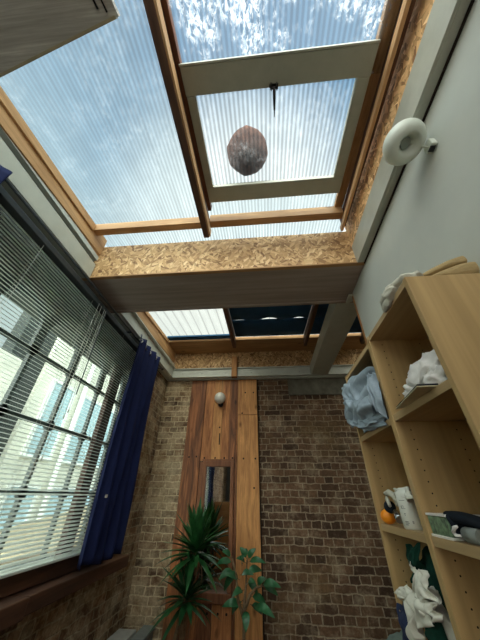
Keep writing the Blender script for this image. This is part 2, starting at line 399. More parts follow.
for y in (-.2, .36, .92, 1.45, 1.97, 2.4):
    for x in (-1.313, -1.287): m.tube([(x, y, -.33), (x, y, 1.24)], .0011, 5)
m.build('ladder_cord', 'cord', vb)
m = MB()
for dy, zb in ((1.50, .10), (1.535, .18), (1.58, .42), (1.60, .46)): m.tube([(-1.262, dy, zb), (-1.262, dy - .01, .7), (-1.264, dy, 1.24)], .0018, 5); m.tube([(-1.262, dy, zb - .03), (-1.262, dy, zb)], [.005, .003], 6)
m.build('pull_cord', 'cord', vb)
m = MB(); m.tube([(-1.258, 1.60, 1.24), (-1.255, 1.605, .55)], .0035, 6); m.build('tilt_wand', 'rail', vb)

# ------------------------------------------------------------------ curtains and rod
rd = tag(empty('curtain_rod', (-1.24, 1.0, 1.27)), 'thin dark curtain rod running above the window blind', 'curtain rod')
m = MB().tube([(-1.235, -.7, 1.285), (-1.235, 2.86, 1.285)], .008, 10); m.build('rod', 'rail', rd)
m = MB().lathe([(0, 0), (.014, .004), (.016, .014), (.01, .026), (0, .03)], (-1.235, 2.86, 1.285), (0, 1, 0), 12); m.build('finial', 'rail', rd)
for y in (0.0, 2.0, 2.84): MB().box(-1.37, -1.232, y - .006, y + .006, 1.278, 1.29).build('bracket', 'rail', rd)
def curtain(y0, y1, z0, z1, label, n, flare, nm='curtain'):
    XC = -1.222
    c = tag(empty(nm, (XC, (y0 + y1) / 2, z0)), label, 'curtain')
    def fn(u, v):
        s = v                                            # 0 top, 1 bottom
        w = 1 - .03 * math.sin(s * math.pi) + flare * s; yc = (y0 + y1) / 2 + .0 * s
        y = yc + (u - .5) * (y1 - y0) * w
        a = (.020 + .008 * s) * (1 + .3 * math.sin(u * 13))
        x = XC + a * math.cos(u * n * 2 * math.pi + .6 * math.sin(s * 2.2)) + .01 * math.sin(s * 7 + u * 9)
        return Vector((x, y + .006 * math.sin(s * 11 + u * 17), z1 + (z0 - z1) * s + .012 * math.sin(u * 9) * s))
    MB().grid(fn, n * 12, 40).build('cloth', 'navy', c, solid=.003)
    k = 0
    for i in range(n):
        u = (i + .5) / n; p = fn(u, .02)
        t = MB(); pr = [(.017 + .005 * math.cos(a), .005 * math.sin(a)) for a in [q * math.pi / 4 for q in range(8)]]
        t.lathe(pr, (p.x + (.008), p.y, z1 - .035), (.8, .6 if i % 2 else -.6, 0), 18, close=True); t.build('eyelet', 'eyelet', c)
    return c
c1 = curtain(2.13, 2.67, -.40, 1.34, 'long navy eyelet curtain hanging at the far end of the window blind', 4, .02)
MB().box(-1.198, -1.192, 2.21, 2.25, -.02, .0).build('care_tag', 'bag', c1)
curtain(.10, .545, -.40, 1.31, 'navy curtain edge at the near end of the blind by the left picture border', 4, .06)

# ------------------------------------------------------------------ window_2: front skylight
G = lambda y: 1.68 + .09 * y                # underside of the roof sheet
w2 = struct(empty('window_2', (-.3, .4, 1.5)))
def sheet(x0, x1, y0, y1, off=0.0, th=.012, g=G):
    m = MB(); m.box(x0, x1, y0, y1, g(y0) + off, g(y0) + off + th, dz=g(y1) - g(y0)); return m
sheet(-1.33, -.38, -.55, 1.50).build('pane', 'poly', w2)
sheet(-.38, .70, -.55, .42, .012).build('pane', 'poly2', w2)
sheet(-.38, .70, .95, 1.50, .012).build('pane', 'poly', w2)
# left upstand: two boards with a slit, then white angle trim below
b = MB(); b.box(-1.33, -1.29, -.55, 1.34, 1.50, 1.68, dz=.12); b.box(-1.292, -1.275, -.55, 1.16, 1.60, 1.665, dz=.10); b.build('upstand_board', 'pine_y', w2, bevel=.003)
B(-.40, -.360, -.55, 1.215, 1.53, 1.695, dz=.06).build('rafter', 'dark_y', w2, bevel=.003)
b = B(-.360, -.350, -.55, 1.215, 1.532, 1.60, dz=.07); b.build('rafter_batten', 'pine_hi', w2)
B(-.360, -.334, -.55, 1.10, 1.63, 1.69, dz=.12).build('rafter_batten', 'red_y', w2, bevel=.002)
B(.640, .668, -.55, 1.28, 1.60, 1.70, dz=.10).build('rafter', 'dark_y', w2, bevel=.003)
b = MB(); b.box(.622, .641, -.55, 1.28, 1.60, 1.64, dz=.05); b.build('rafter_batten', 'pine_hi', w2, bevel=.002); B(.580, .638, -.55, 1.28, 1.665, 1.70, dz=.13).build('rafter_batten', 'pine_y', w2, bevel=.002)
b = MB(); b.box(-1.29, -.40, 1.166, 1.222, 1.715, 1.79); b.box(-.36, .63, 1.166, 1.222, 1.715, 1.80); b.build('cross_batten', 'pine_x', w2, bevel=.003)
b = B(-1.29, .70, .415 - .06, .43 - .055, 1.84, 1.85); b.bm.free()
B(.69, .71, -.55, 1.34, 1.53, 1.82).build('side_lining', 'osb_y', w2)
# opening sash
sh = struct(empty('window_4', (.12, .66, 1.72)))
GS = lambda y: 1.655 + .09 * y
def rail(x0, x1, y0, y1, th=.045, off=0): return MB().box(x0, x1, y0, y1, GS(y0) + off, GS(y0) + th + off, dz=GS(y1) - GS(y0))
rail(-.338, .578, .305, .42).build('top_rail', 'sash', sh, bevel=.003)
rail(-.335, .576, .925, 1.036).build('bottom_rail', 'sash', sh, bevel=.003)
rail(-.335, -.296, .42, .925).build('side_rail', 'sash', sh, bevel=.003)
rail(.520, .576, .42, .925).build('side_rail', 'sash', sh, bevel=.003)
b = MB()
for a in ((-.296, -.288, .42, .925), (.512, .520, .42, .925), (-.288, .512, .917, .925), (-.34, .58, .296, .304)): b.box(a[0], a[1], a[2], a[3], GS(a[2]) - .002, GS(a[2]) + .02, dz=GS(a[3]) - GS(a[2]))
b.build('glazing_bead', 'white', sh)
MB().box(-.31, .54, .40, .94, GS(.40) + .03, GS(.40) + .038, dz=GS(.94) - GS(.40)).build('pane', 'poly4', sh)
# stay handle hanging from the top rail
st = empty('window_stay', (0, 0, 0)); st.parent = sh; st.location = (0, 0, 0)
zc = GS(.42)
m = MB(); m.box(.094, .098, .40, .425, zc - .035, zc + .002); m.box(.122, .126, .40, .425, zc - .035, zc + .002); m.box(.088, .132, .405, .42, zc - .004, zc + .003)
m.tube([(.09, .415, zc - .03), (.13, .415, zc - .03)], .006, 10)
m.tube([(.11, .415, zc - .03), (.111, .455, zc - .036), (.112, .50, zc - .04)], [.0075, .007, .005], 10)
m.tube([(.112, .50, zc - .04), (.1125, .53, zc - .042)], [.003, .0025], 8)
MBs = m.build('window_stay', 'dmetal', sh); bpy.data.objects.remove(st)
# ball lying on the sheet
m = MB().blob((-.045, .79, 1.76 + .02 + .125), (.135, .14, .13), .06, 8, 4, seed=3); tag(m.build('ball', 'ball', loc=(-.045, .79, 1.90)), 'rough brown ball resting on top of the opening skylight sash', 'ball')

# ------------------------------------------------------------------ beam between the skylights
bm_ = tag(empty('roof_beam', (-.3, 1.56, 1.36)), 'deep strand board box beam with brown plywood underside crossing the ceiling', 'beam')
B(-1.32, .74, 1.34, 1.36, 1.372, 1.72).build('front_board', 'osb_x', bm_)
B(-1.37, .80, 1.36, 1.78, 1.368, 1.385).build('soffit', 'ply_x', bm_)
b = B(-1.37, .745, 1.330, 1.36, 1.360, 1.372); b.build('edge_strip', 'pine_x', bm_, bevel=.002)
B(-1.37, .80, 1.76, 1.79, 1.358, 1.40).build('edge_strip', 'ply_x', bm_, bevel=.003)
B(-1.37, 2.6, 1.36, 1.76, 1.385, 1.70).build('core', 'ply_x', bm_)
m = MB().tube([(.735, 1.72, 1.33), (.735, 1.72, 1.368)], .02, 14); m.box(.71, .738, 1.66, 1.76, 1.335, 1.352); tag(m.build('pipe_bracket', 'white', loc=(.73, 1.7, 1.33)), 'small white bracket where the beam meets the right wall', 'bracket')

# ------------------------------------------------------------------ white trims
b = MB(); b.box(-1.31, -1.288, -.7, 1.335, 1.36, 1.502); b.box(-1.37, -1.31, -.7, 1.335, 1.36, 1.372); struct(b.build('trim_1', 'white', bevel=.003))
b = MB(); b.box(.688, .70, -.7, 1.335, 1.362, 1.53); b.box(.70, .734, -.7, 1.335, 1.362, 1.374); struct(b.build('trim_2', 'white', bevel=.002)); struct(B(.734, .742, -.7, 1.335, 1.352, 1.378).build('gap_shade_strip', 'hole'))  # last dark strip stands in for the shaded gap along the wall
b = MB(); b.box(-1.31, -1.288, 1.79, 3.40, 1.36, 1.515); b.box(-1.37, -1.31, 1.79, 3.40, 1.352, 1.366); b.box(-1.288, -1.25, 1.79, 3.36, 1.505, 1.517); b.box(-1.288, -1.262, 1.79, 3.36, 1.36, 1.37); struct(b.build('trim_3', 'white_steel', bevel=.002))
b = MB(); b.box(-1.29, 2.6, 3.38, 3.40, 1.365, 1.50); b.box(-1.29, 2.6, 3.335, 3.38, 1.36, 1.372); b.box(-1.29, 2.6, 3.35, 3.38, 1.488, 1.50); b.box(-1.37, 2.6, 3.40, 3.46, 1.35, 1.37)
struct(b.build('trim_4', 'white_steel', bevel=.002))
m = MB()
for x in (-1.14, -.86, -.52, -.16, .12, .5): m.lathe([(0, -.004), (.009, -.003), (.010, 0)], (x, 3.378, 1.43), (0, 1, 0), 8)
struct(m.build('trim_5', 'eyelet'))

# ------------------------------------------------------------------ window_3: rear skylight
G2 = lambda y: 1.54 + .087 * y
w3 = struct(empty('window_3', (-.3, 2.5, 1.5)))
sheet(-1.33, 2.6, 1.70, 3.10, g=G2).build('pane', 'poly3', w3)
b = MB(); b.box(-1.33, -1.292, 1.79, 3.40, 1.515, 1.72, dz=.10); b.box(-1.294, -1.275, 1.79, 2.98, 1.64, 1.665, dz=.09); b.build('upstand_board', 'pine_y', w3, bevel=.003)
b = B(-1.29, 2.6, 3.04, 3.42, 1.757, 1.775); b.box(-1.29, 2.6, 3.035, 3.05, 1.757, 1.80); b.build('header_board', 'pine_x', w3)
B(-1.29, 2.6, 3.40, 3.42, 1.50, 1.80).build('header_lining', 'osb_x', w3)
B(-1.28, -.40, 2.93, 3.02, 1.775, 1.795).build('sash_edge', 'blueblind', w3)
B(-.40, -.355, 1.79, 3.12, 1.62, 1.74, dz=.06).build('rafter', 'dark_y', w3, bevel=.003)
b = B(-.435, -.36, 3.325, 3.40, 1.355, 1.66); b.build('post', 'pine_z', w3, bevel=.003)
B(.56, .60, 1.79, 3.12, 1.62, 1.74, dz=.06).build('rafter', 'dark_y', w3, bevel=.003)
B(1.30, 1.34, 1.79, 3.12, 1.62, 1.74, dz=.06).build('rafter', 'dark_y', w3, bevel=.003)
def cloth_roof(x0, x1, label, peaks):
    """blackout cloth pinned under the sheet in two lengths, with slits of daylight where they meet"""
    c = tag(empty('blackout_cloth', ((x0 + x1) / 2, 2.5, 1.72)), label, 'blackout cloth')
    def gap(x):
        t = (x - x0) / (x1 - x0); g = 0
        for a, b_, h in peaks:
            if a < t < b_: g = max(g, h * (1 - abs((t - (a + b_) / 2) / ((b_ - a) / 2)) ** 1.5))
        return g
    f1 = lambda u, v: Vector((x0 + (x1 - x0) * u, 1.78 + v * (2.545 - 1.78 - gap(x0 + (x1 - x0) * u)), G2(1.78 + v * .765) - .016 - .004 * math.sin(u * 20) * v))
    f2 = lambda u, v: Vector((x0 + (x1 - x0) * u, 2.543 + v * (3.0 - 2.543) + .0 * u, G2(2.543 + v * .457) - .013))
    MB().grid(f1, 60, 6).build('cloth_length', 'blueblind', c, solid=.002)
    MB().grid(f2, 60, 4).build('cloth_length', 'blueblind', c, solid=.002)
cloth_roof(-.352, .556, 'dark blue blackout cloth under the rear skylight between its two rafters', [(-.02, .2, .02), (.34, .62, .035), (.78, .98, .02)])
cloth_roof(.604, 1.30, 'dark blue blackout cloth glimpsed to the right of the white beam', [(.3, .6, .01)])

wb = tag(B(.64, .865, 1.79, 3.335, 1.36, 1.50).build('support_beam', 'white', loc=(.75, 2.5, 1.36), bevel=.006), 'white painted beam running from the brown beam to the brick wall', 'beam')

# ------------------------------------------------------------------ board overhead, near left
bd = tag(empty('overhead_board', (-.9, -.1, 1.2)), 'weathered grey brown plywood board overhead in the top left corner', 'board')
R = Matrix.Rotation(math.radians(-11.2), 3, 'Z'); pv = Vector((-.394, .092, 1.2))
m = MB().box(-1.16, -.394, -.35, .092, 1.2, 1.218, rot=R, piv=pv); m.build('panel', 'grey_ply', bd)
m = MB().box(-1.16, -.405, .086, .094, 1.1985, 1.2195, rot=R, piv=pv); m.build('edge_strip', 'card', bd)
for q_ in ((-.52, -.25), (-1.1, -.2)): MB().box(q_[0] - .012, q_[0] + .012, q_[1] - .002, q_[1] + .002, 1.218, 1.66).build('hanging_strap', 'dmetal', bd)
m = MB(); m.box(-.424, -.420, -.34, .075, 1.196, 1.2, rot=R, piv=pv); m.box(-.447, -.442, .035, .062, 1.196, 1.2, rot=R, piv=pv); m.box(-.45, -.446, -.02, .02, 1.196, 1.2, rot=R, piv=pv); m.build('metal_staple', 'black', bd)

# ------------------------------------------------------------------ wall lamp (ring shade on the right wall)
lp = tag(empty('wall_lamp', (.74, .54, 1.2)), 'white ring shaped wall lamp on the pale right wall', 'lamp')
c = onX(404, 143, .635); wl = onX(434, 147, .738)
ax = (Vector((0, 0, 0)) - c).normalized(); ax = (ax + Vector((.62, .05, -.5))).normalized()
Rr = .068
prof = []
for k in range(25):                                            # outer bowl to centre well
    a = -math.pi * .52 + k * (math.pi * 1.02) / 24
    prof.append((.045 + .040 * math.cos(a), .042 * math.sin(a)))
prof = [(0, -.043), (.02, -.044)] + prof + [(.036, .030), (.026, .004), (0, .002)]
m = MB().lathe(prof, c, ax, 40); m.build('lamp_shade', 'lamp', lp)
m = MB().lathe([(0, .0), (.020, .001), (.0225, .004), (.02, .007), (0, .006)], c + ax * .006, ax, 28); m.build('diffuser', 'lampin', lp)
m = MB().tube([c - ax * .02, wl + Vector((-.02, 0, 0))], .004, 8); m.build('arm', 'lamp', lp)
m = MB().box(wl.x - .022, wl.x + .002, wl.y - .022, wl.y + .022, wl.z - .012, wl.z + .03); m.build('mount', 'lamp', lp, bevel=.003)
m = MB().box(wl.x - .0235, wl.x - .002, wl.y - .012, wl.y + .012, wl.z - .0145, wl.z - .011); m.build('switch', 'black', lp)

# ------------------------------------------------------------------ plank panelling on the back wall
pp = tag(empty('plank_panelling', (-.55, DB, FL)), 'tall reddish pine plank panelling fixed to the brick back wall', 'panelling')
y1 = DB - .001
def board(x0, x1, z0, z1, t, mat, holes=()):
    m = MB().box(x0, x1, y1 - t, y1, z0, z1)
    for hx, hz in holes: m.lathe([(0, -.0015), (.010, -.0015), (.0105, 0)], (hx, y1 - t, hz), (0, 1, 0), 10, mi=1)
    m.build('board', [mat, 'hole'], pp, bevel=.003)
board(-1.0, -.795, FL, 1.345, .026, 'old3', [(-.93, .385), (-.84, .39)])
board(-.788, -.665, .345, 1.345, .030, 'old', [(-.74, .375)]); board(-.663, -.55, .345, 1.345, .030, 'old2', [(-.61, .375), (-.575, .72)])
board(-.548, -.455, .345, 1.345, .030, 'old', [(-.50, .375)]); board(-.453, -.375, .345, 1.345, .030, 'old3', [(-.40, .375)])
board(-.345, -.095, .875, 1.345, .034, 'old2', [(-.25, 1.16), (-.14, 1.16), (-.29, .89)])
board(-.343, -.092, FL, .87, .032, 'old2', [(-.27, .37), (-.13, .37), (-.15, .08)])
board(-.788, -.752, FL, .335, .028, 'frame'); board(-.373, -.347, FL, 1.345, .026, 'old3')
board(-.75, -.56, FL, -.83, .028, 'old3', [(-.70, -.89), (-.60, -.89)]); board(-.556, -.375, FL, -.83, .028, 'old', [(-.50, -.89), (-.42, -.89)])
B(-.094, -.078, y1 - .02, y1, FL, 1.345).build('edge_strip', 'hole', pp)
m = MB().box(-.575, -.562, y1 - .0325, y1 - .029, .52, .65); m.build('split', 'hole', pp)

mr = tag(empty('wall_mirror', (-.54, DB - .03, -.85)), 'tall narrow mirror in a brown wooden frame set in the planks', 'mirror')
fy = y1 - .045
for a in ((-.75, -.705), (-.42, -.377)): MB().box(a[0], a[1], fy, y1 - .005, -.75, .34).build('frame_side', 'frame', mr, bevel=.006)
MB().box(-.704, -.421, fy, y1 - .005, .285, .34).build('frame_top', 'frame', mr, bevel=.006)
MB().box(-.77, -.377, fy - .02, y1 - .005, -.82, -.752).build('frame_bottom', 'frame', mr, bevel=.006)
MB().box(-.76, -.377, fy + .006, y1 - .004, .34, .362).build('frame_moulding', 'frame', mr, bevel=.004)
MB().box(-.705, -.42, y1 - .012, y1 - .006, -.752, .285).build('mirror_glass', 'mirror', mr)

# globe lamp on the panelling
gl = tag(empty('globe_lamp', (-.56, DB - .03, 1.2)), 'small round opal globe wall lamp near the top of the planks', 'lamp')
gc = onY(220, 398, DB - .12)
m = MB().lathe([(.072 * math.sin(math.pi * k / 18), -.072 * math.cos(math.pi * k / 18)) for k in range(19)], gc, (0, 0, 1), 28); m.build('globe', 'globe', gl)
m = MB().lathe([(0, -.012), (.03, -.01), (.034, 0), (0, .001)], (gc.x, y1 - .031, gc.z - .06), (0, 1, 0), 16); m.tube([(gc.x, y1 - .04, gc.z - .05), (gc.x, gc.y + .01, gc.z - .058), (gc.x, gc.y, gc.z - .045)], [.012, .014, .02], 12); m.build('fitting', 'dmetal', gl)
m = MB().tube([(gc.x + .01, y1 - .036, gc.z + .02), (gc.x + .006, y1 - .036, gc.z + .12), (gc.x + .008, y1 - .036, 1.34)], .0025, 6); m.build('cable', 'rail', gl)

# ------------------------------------------------------------------ bookcases
XF, XB = .48, .735
def bookcase(y0, y1_, xf, top, label):
    r = tag(empty('bookcase', ((xf + XB) / 2, (y0 + y1_) / 2, FL)), label, 'bookcase'); t = .019
    def panel(ya, yb, hole_side):
        m = MB().box(xf, XB, ya, yb, FL, top)
        if hole_side:
            yy = yb if hole_side > 0 else ya
            for z in [(-.40 + .032 * k) for k in range(31)]:
                for x in (xf + .05, XB - .05):
                    if (k_ := round((z + .4) / .032)) % 9 in (0, 1, 8): pass
                    m.lathe([(0, .0006 * hole_side), (.0026, .0006 * hole_side)], (x, yy, z), (0, 1, 0), 7, mi=1)
        m.build('side_panel', ['birch', 'hole'], r, bevel=.0015)
    panel(y0, y0 + t, 1); panel(y1_ - t, y1_, -1)
    MB().box(xf + .002, XB, y0 + t, y1_ - t, top - .024, top - .002).build('top_panel', 'birch_y', r, bevel=.001)
    MB().box(XB - .006, XB - .001, y0 + t, y1_ - t, FL + .05, top - .024).build('back_panel', 'birch_in', r)
    for z in (.262, -.09, -.44, -.79, -1.10, FL + .08): MB().box(xf + .004, XB - .006, y0 + t, y1_ - t, z - .024, z).build('shelf', 'birch_y', r, bevel=.001)
    MB().box(xf + .02, xf + .035, y0 + t, y1_ - t, FL, FL + .056).build('plinth', 'birch_y', r)
    return r
bookcase(.668, 1.072, .478, .606, 'tall birch veneer bookcase nearest the camera along the right wall')
bookcase(1.078, 1.508, .484, .594, 'birch veneer bookcase at the far end, holding crumpled clothes')

TOPZ = .262; MIDZ = -.09; LOWZ = -.44
def soft(name, mat, label, cat, lumps, floor, box=None, sub=4, group=None):
    m = MB()
    cx = sum(l[0][0] for l in lumps) / len(lumps); cy = sum(l[0][1] for l in lumps) / len(lumps)
    for i, l in enumerate(lumps): m.blob(l[0], l[1], l[2] if len(l) > 2 else .3, l[3] if len(l) > 3 else 10, sub, seed=i * 3 + len(name), floor=floor, box=box)
    return tag(m.build(name, mat, loc=(cx, cy, floor if floor is not None else lumps[0][0][2])), label, cat)
def drape(m, tl_, tr_, bl_, br_, amp=.012, folds=4, seed=0, nu=36, nv=30, bulge=.02, mi=0, twist=.6):
    """a sheet between two edges, falling in irregular folds"""
    tl_, tr_, bl_, br_ = map(Vector, (tl_, tr_, bl_, br_))
    nrm = ((tr_ - tl_).cross(bl_ - tl_)).normalized()
    if nrm.dot(-(tl_ + br_) / 2) < 0: nrm = -nrm
    def fn(u, v):
        p = (tl_ * (1 - u) + tr_ * u) * (1 - v) + (bl_ * (1 - u) + br_ * u) * v
        n = noise.noise(Vector((u * 2.2, v * 1.4, seed * 3.7))); n2 = noise.noise(Vector((u * 5, v * 3.5, seed * 1.3 + 9)))
        w = math.sin((u * folds + twist * v + n * 1.1) * math.pi * 2)
        w = math.copysign(abs(w) ** .6, w)
        d = amp * (w * (.55 + .45 * v) + n2 * 1.2) + bulge * math.sin(math.pi * min(1, max(0, u))) * math.sin(math.pi * (.15 + .8 * v))
        e = (tr_ - tl_) * (.05 * math.sin(v * 9 + seed)) + (bl_ - tl_) * (.05 * math.sin(u * 8 + seed * 2))
        return p + nrm * d + e
    m.grid(fn, nu, nv, mi=mi); return m
# top of near bookcase : khaki bag folded flat, cream cloth beside it
def wedge(px, ya, yb, name, mat, parent):
    m = MB(); a = [onY(*p, ya) for p in px]; rows = []
    for k in range(7):
        t_ = k / 6; y = ya + (yb - ya) * t_; sc_ = 1 - .12 * math.sin(t_ * 3.1)
        rows.append([m.bm.verts.new((p.x + .006 * math.sin(i + k), y + .004 * math.sin(i * 2 + k), .608 + max(0, p.z - .608) * sc_)) for i, p in enumerate(a)])
    n = len(a)
    for r0, r1 in zip(rows, rows[1:]):
        for i in range(n): f = m.bm.faces.new((r0[i], r0[(i + 1) % n], r1[(i + 1) % n], r1[i])); f.smooth = True
    m.bm.faces.new(rows[0][::-1]); m.bm.faces.new(rows[-1])
    return m.build(name, mat, parent, sub=2)
fb = tag(empty('folded_bag', (.64, .85, .607)), 'flat folded khaki canvas bag lying on top of the nearest bookcase', 'bag')
wedge([(420, 277), (436, 269), (460, 260), (492, 252), (494, 272), (455, 275.5), (434, 276.5)], .675, .98, 'lower_flap', 'khaki', fb)
wedge([(412, 276), (426, 267), (446, 257.5), (468, 249.5), (488, 248), (490, 256), (462, 261), (438, 270), (422, 276)], .70, 1.0, 'upper_flap', 'khaki', fb)
m = MB(); m.blob((.52, .745, .628), (.05, .07, .026), .3, 16, 4, seed=8, floor=.608); m.blob((.485, .785, .622), (.032, .062, .030), .3, 20, 4, seed=9); m.blob((.472, .81, .606), (.012, .04, .024), .3, 20, 4, seed=12, box=((None, .4775), (None, None), (None, None)))
tag(m.build('crumpled_cloth', 'cream', loc=(.49, .77, .608)), 'crumpled cream cloth poking over the top front edge of the nearest bookcase', 'cloth')
# near bookcase, upper shelf
soft('plastic_bag', 'bag', 'thin white plastic bag of laundry on the upper shelf of the nearest bookcase', 'bag', [((.56, .83, TOPZ + .055), (.08, .12, .075), .3, 18), ((.52, .78, TOPZ + .03), (.04, .08, .04), .5, 30), ((.53, .90, TOPZ + .03), (.05, .06, .045), .4, 26)], TOPZ, ((.472, .72), (.69, 1.05), (None, None)))
nb = tag(empty('notebook', (.48, .93, TOPZ)), 'thin beige notebook with dark edge sticking out over the upper shelf', 'notebook')
q = [onZ(*p, TOPZ + .001) for p in ((396, 409), (417, 387), (441, 386), (410, 407))]
def slab(pts, z0, z1):
    m = MB(); a = [m.bm.verts.new((p.x, p.y, z0)) for p in pts]; c_ = [m.bm.verts.new((p.x, p.y, z1)) for p in pts]
    m.bm.faces.new(a[::-1]); m.bm.faces.new(c_)
    for i in range(len(pts)): j = (i + 1) % len(pts); m.bm.faces.new((a[i], a[j], c_[j], c_[i]))
    return m
slab(q, TOPZ + .001, TOPZ + .004).build('cover', 'card', nb); slab([p + Vector((.003, 0, 0)) for p in q], TOPZ + .004, TOPZ + .009).build('pages', 'blackcloth', nb)
tag(MB().box(.495, .56, .82, .90, TOPZ + .010, TOPZ + .016, rot=Matrix.Rotation(.2, 3, 'Z'), piv=Vector((.53, .86, TOPZ))).build('paper_sheet', 'yellow', loc=(.53, .86, TOPZ + .01)), 'scrap of yellow paper between the notebook and plastic bag', 'paper')
# far bookcase, upper shelf : blue-grey garment
m = MB()
m.blob((.57, 1.27, .365), (.13, .15, .10), .25, 11, 5, seed=20, floor=TOPZ + .0005, box=((.485, .725), (1.105, 1.45), (None, .55)))
P_ = lambda x, y, X: onX(x, y, X)
drape(m, P_(348, 379, .52), P_(377, 369, .50), P_(350, 422, .462), P_(386, 424, .482), .020, 2.2, 2, 44, 40, .035, twist=.9)
drape(m, P_(341, 387, .465), P_(360, 381, .49), P_(347, 406, .455), P_(366, 412, .48), .012, 1.3, 7, 30, 26, .022, twist=.4)
drape(m, P_(345, 402, .46), P_(372, 396, .455), P_(350, 428, .455), P_(374, 424, .462), .013, 1.8, 11, 36, 26, .025, twist=-.8)
drape(m, P_(366, 371, .49), P_(380, 376, .49), P_(373, 404, .455), P_(387, 420, .470), .010, 1.2, 15, 26, 30, .02, twist=.3)
drape(m, P_(357, 421, .46), P_(384, 412, .47), P_(364, 433, .485), P_(386, 425, .485), .008, 1.6, 18, 26, 16, .015, twist=.3)
tag(m.build('crumpled_shirt', 'denim', loc=(.53, 1.27, TOPZ), solid=.0015), 'crumpled grey blue shirt spilling from the top of the far bookcase', 'clothing')
# far bookcase, middle shelf
oc = Vector((.508, 1.435, MIDZ + .0275))
og = tag(empty('orange', (oc.x, oc.y, MIDZ)), 'small bright orange fruit at the far end of the middle shelf', 'fruit')
prof = [(.0275 * math.sin(math.pi * k / 16) * (1.06), -.0265 * math.cos(math.pi * k / 16) + (.003 if k == 0 else 0) - (.003 if k == 16 else 0)) for k in range(17)]
MB().lathe(prof, oc, (0, .1, 1), 24).build('fruit', 'orange', og); MB().lathe([(0, .002), (.003, .001), (.004, -.002)], oc + Vector((0, 0, .0245)), (0, 0, 1), 8).build('stalk', 'leaf', og)
BX, BY = .527, 1.245
bt = tag(empty('bottle', (BX, BY, MIDZ)), 'white cylindrical bottle with faint grey print on the middle shelf', 'bottle')
m = MB().lathe([(0, 0), (.033, 0), (.037, .004), (.037, .104), (.034, .112), (.026, .116), (.025, .122), (.022, .126), (0, .126)], (BX, BY, MIDZ), (0, 0, 1), 32)
def wrapbar(a0, a1, z0, z1):
    fn = lambda u, v: Vector((BX + .0374 * math.cos(a0 + (a1 - a0) * u), BY + .0374 * math.sin(a0 + (a1 - a0) * u), MIDZ + z0 + (z1 - z0) * v)); m.grid(fn, 4, 1, mi=1)
for a, w, z, h in ((3.45, .05, .060, .010), (3.52, .05, .060, .010), (3.60, .10, .068, .002), (3.60, .10, .060, .002), (3.74, .03, .060, .010), (3.80, .08, .060, .002), (3.6, .18, .045, .002), (3.66, .06, .040, .004), (3.5, .4, .018, .002), (3.5, .3, .013, .002), (3.5, .35, .022, .002), (4.2, .05, .018, .008), (4.28, .05, .018, .008), (3.4, .6, .085, .0015)): wrapbar(a, a + w, z, z + h)
m.build('body', ['bottle', 'print'], bt)
hp = tag(empty('headphones', (.54, 1.31, MIDZ)), 'cream headphones with dark pads propped between the orange and the bottle', 'headphones')
pts = [onX(*p, .50 + .004 * i) for i, p in enumerate(((390, 506), (387, 499), (386, 494), (389, 492.5), (393, 495), (396, 500), (398, 506)))]
MB().tube(pts, [.006, .009, .011, .012, .011, .009, .006], 10).build('headband', 'cream', hp)
MB().lathe([(0, -.012), (.018, -.012), (.023, -.004), (.022, .008), (.015, .014), (0, .014)], onX(390, 507, .515), (-.6, -.7, .1), 20).build('ear_pad', 'blackcloth', hp)
m = MB(); m.blob((.585, 1.27, MIDZ + .055), (.05, .06, .055), .3, 18, 4, seed=5, floor=MIDZ, box=((.55, .725), (1.10, 1.44), (None, None)))
drape(m, onX(394, 489, .52), onX(409, 487, .53), onX(396, 506, .515), onX(412, 499, .50), .008, 2, 5, 26, 18, .01)
tag(m.build('towel', 'whitecloth', loc=(.58, 1.26, MIDZ), solid=.0015), 'small white towel bunched behind the white bottle', 'towel')
tag(MB().tube([onX(396, 513, .505), onX(400, 521, .49) + Vector((0, 0, .003))], [.0125, .013], 18).build('metal_tin', 'chrome', loc=(.5, 1.3, MIDZ)), 'shiny metal tin leaning between the orange and the bottle', 'tin')
# near bookcase, middle shelf
pk = tag(empty('packet', (.52, 1.0, MIDZ)), 'flat green patterned packet with silver edges on the middle shelf', 'packet')
b = MB().box(.487, .59, .945, 1.050, MIDZ + .003, MIDZ + .052); b.build('body', 'greenfoil', pk, bevel=.006)
b = MB().box(.485, .592, .943, 1.051, MIDZ + .050, MIDZ + .056); b.build('lid_edge', 'bag', pk, bevel=.001); b = MB().box(.485, .592, .943, 1.051, MIDZ, MIDZ + .006); b.build('bottom_edge', 'bag', pk, bevel=.001)
cs = tag(empty('black_case', (.53, .85, MIDZ)), 'black fabric case with a loop of strap lying on the middle shelf', 'case')
m = MB()
def flat(px, X, hs, d=.05):
    """a thick folded band following pixels in the shelf front plane, d deep"""
    c_ = [onX(*p, X) for p in px]; rows = []
    for i, p in enumerate(c_):
        q_ = c_[min(i + 1, len(c_) - 1)] - c_[max(i - 1, 0)]; q_.x = 0; q_.normalize(); nn = Vector((0, -q_.z, q_.y)); h = hs[i]
        ring = []
        for k in range(12):
            a = 2 * math.pi * k / 12; cx_, cz_ = math.cos(a), math.sin(a)
            ring.append(m.bm.verts.new(p + Vector((d / 2 + d / 2 * math.copysign(abs(cx_) ** .6, cx_), 0, 0)) + nn * h * math.copysign(abs(cz_) ** .8, cz_)))
        rows.append(ring)
    for r0, r1 in zip(rows, rows[1:]):
        for k in range(12): f = m.bm.faces.new((r0[k], r0[(k + 1) % 12], r1[(k + 1) % 12], r1[k])); f.smooth = True
    m.bm.faces.new(rows[0]); m.bm.faces.new(rows[-1][::-1])
flat([(443, 513.5), (449, 517), (457, 519), (466, 521.5), (475, 525), (484, 528)], .49, [.007, .013, .012, .010, .010, .010], .05)
flat([(445, 516), (450, 523), (452.5, 529), (455, 534), (460, 536.5)], .487, [.010, .014, .013, .009, .006], .07)
flat([(455, 527), (462, 529), (468, 531)], .53, [.012, .014, .012], .05)
m.build('shell', 'blackcloth', cs)
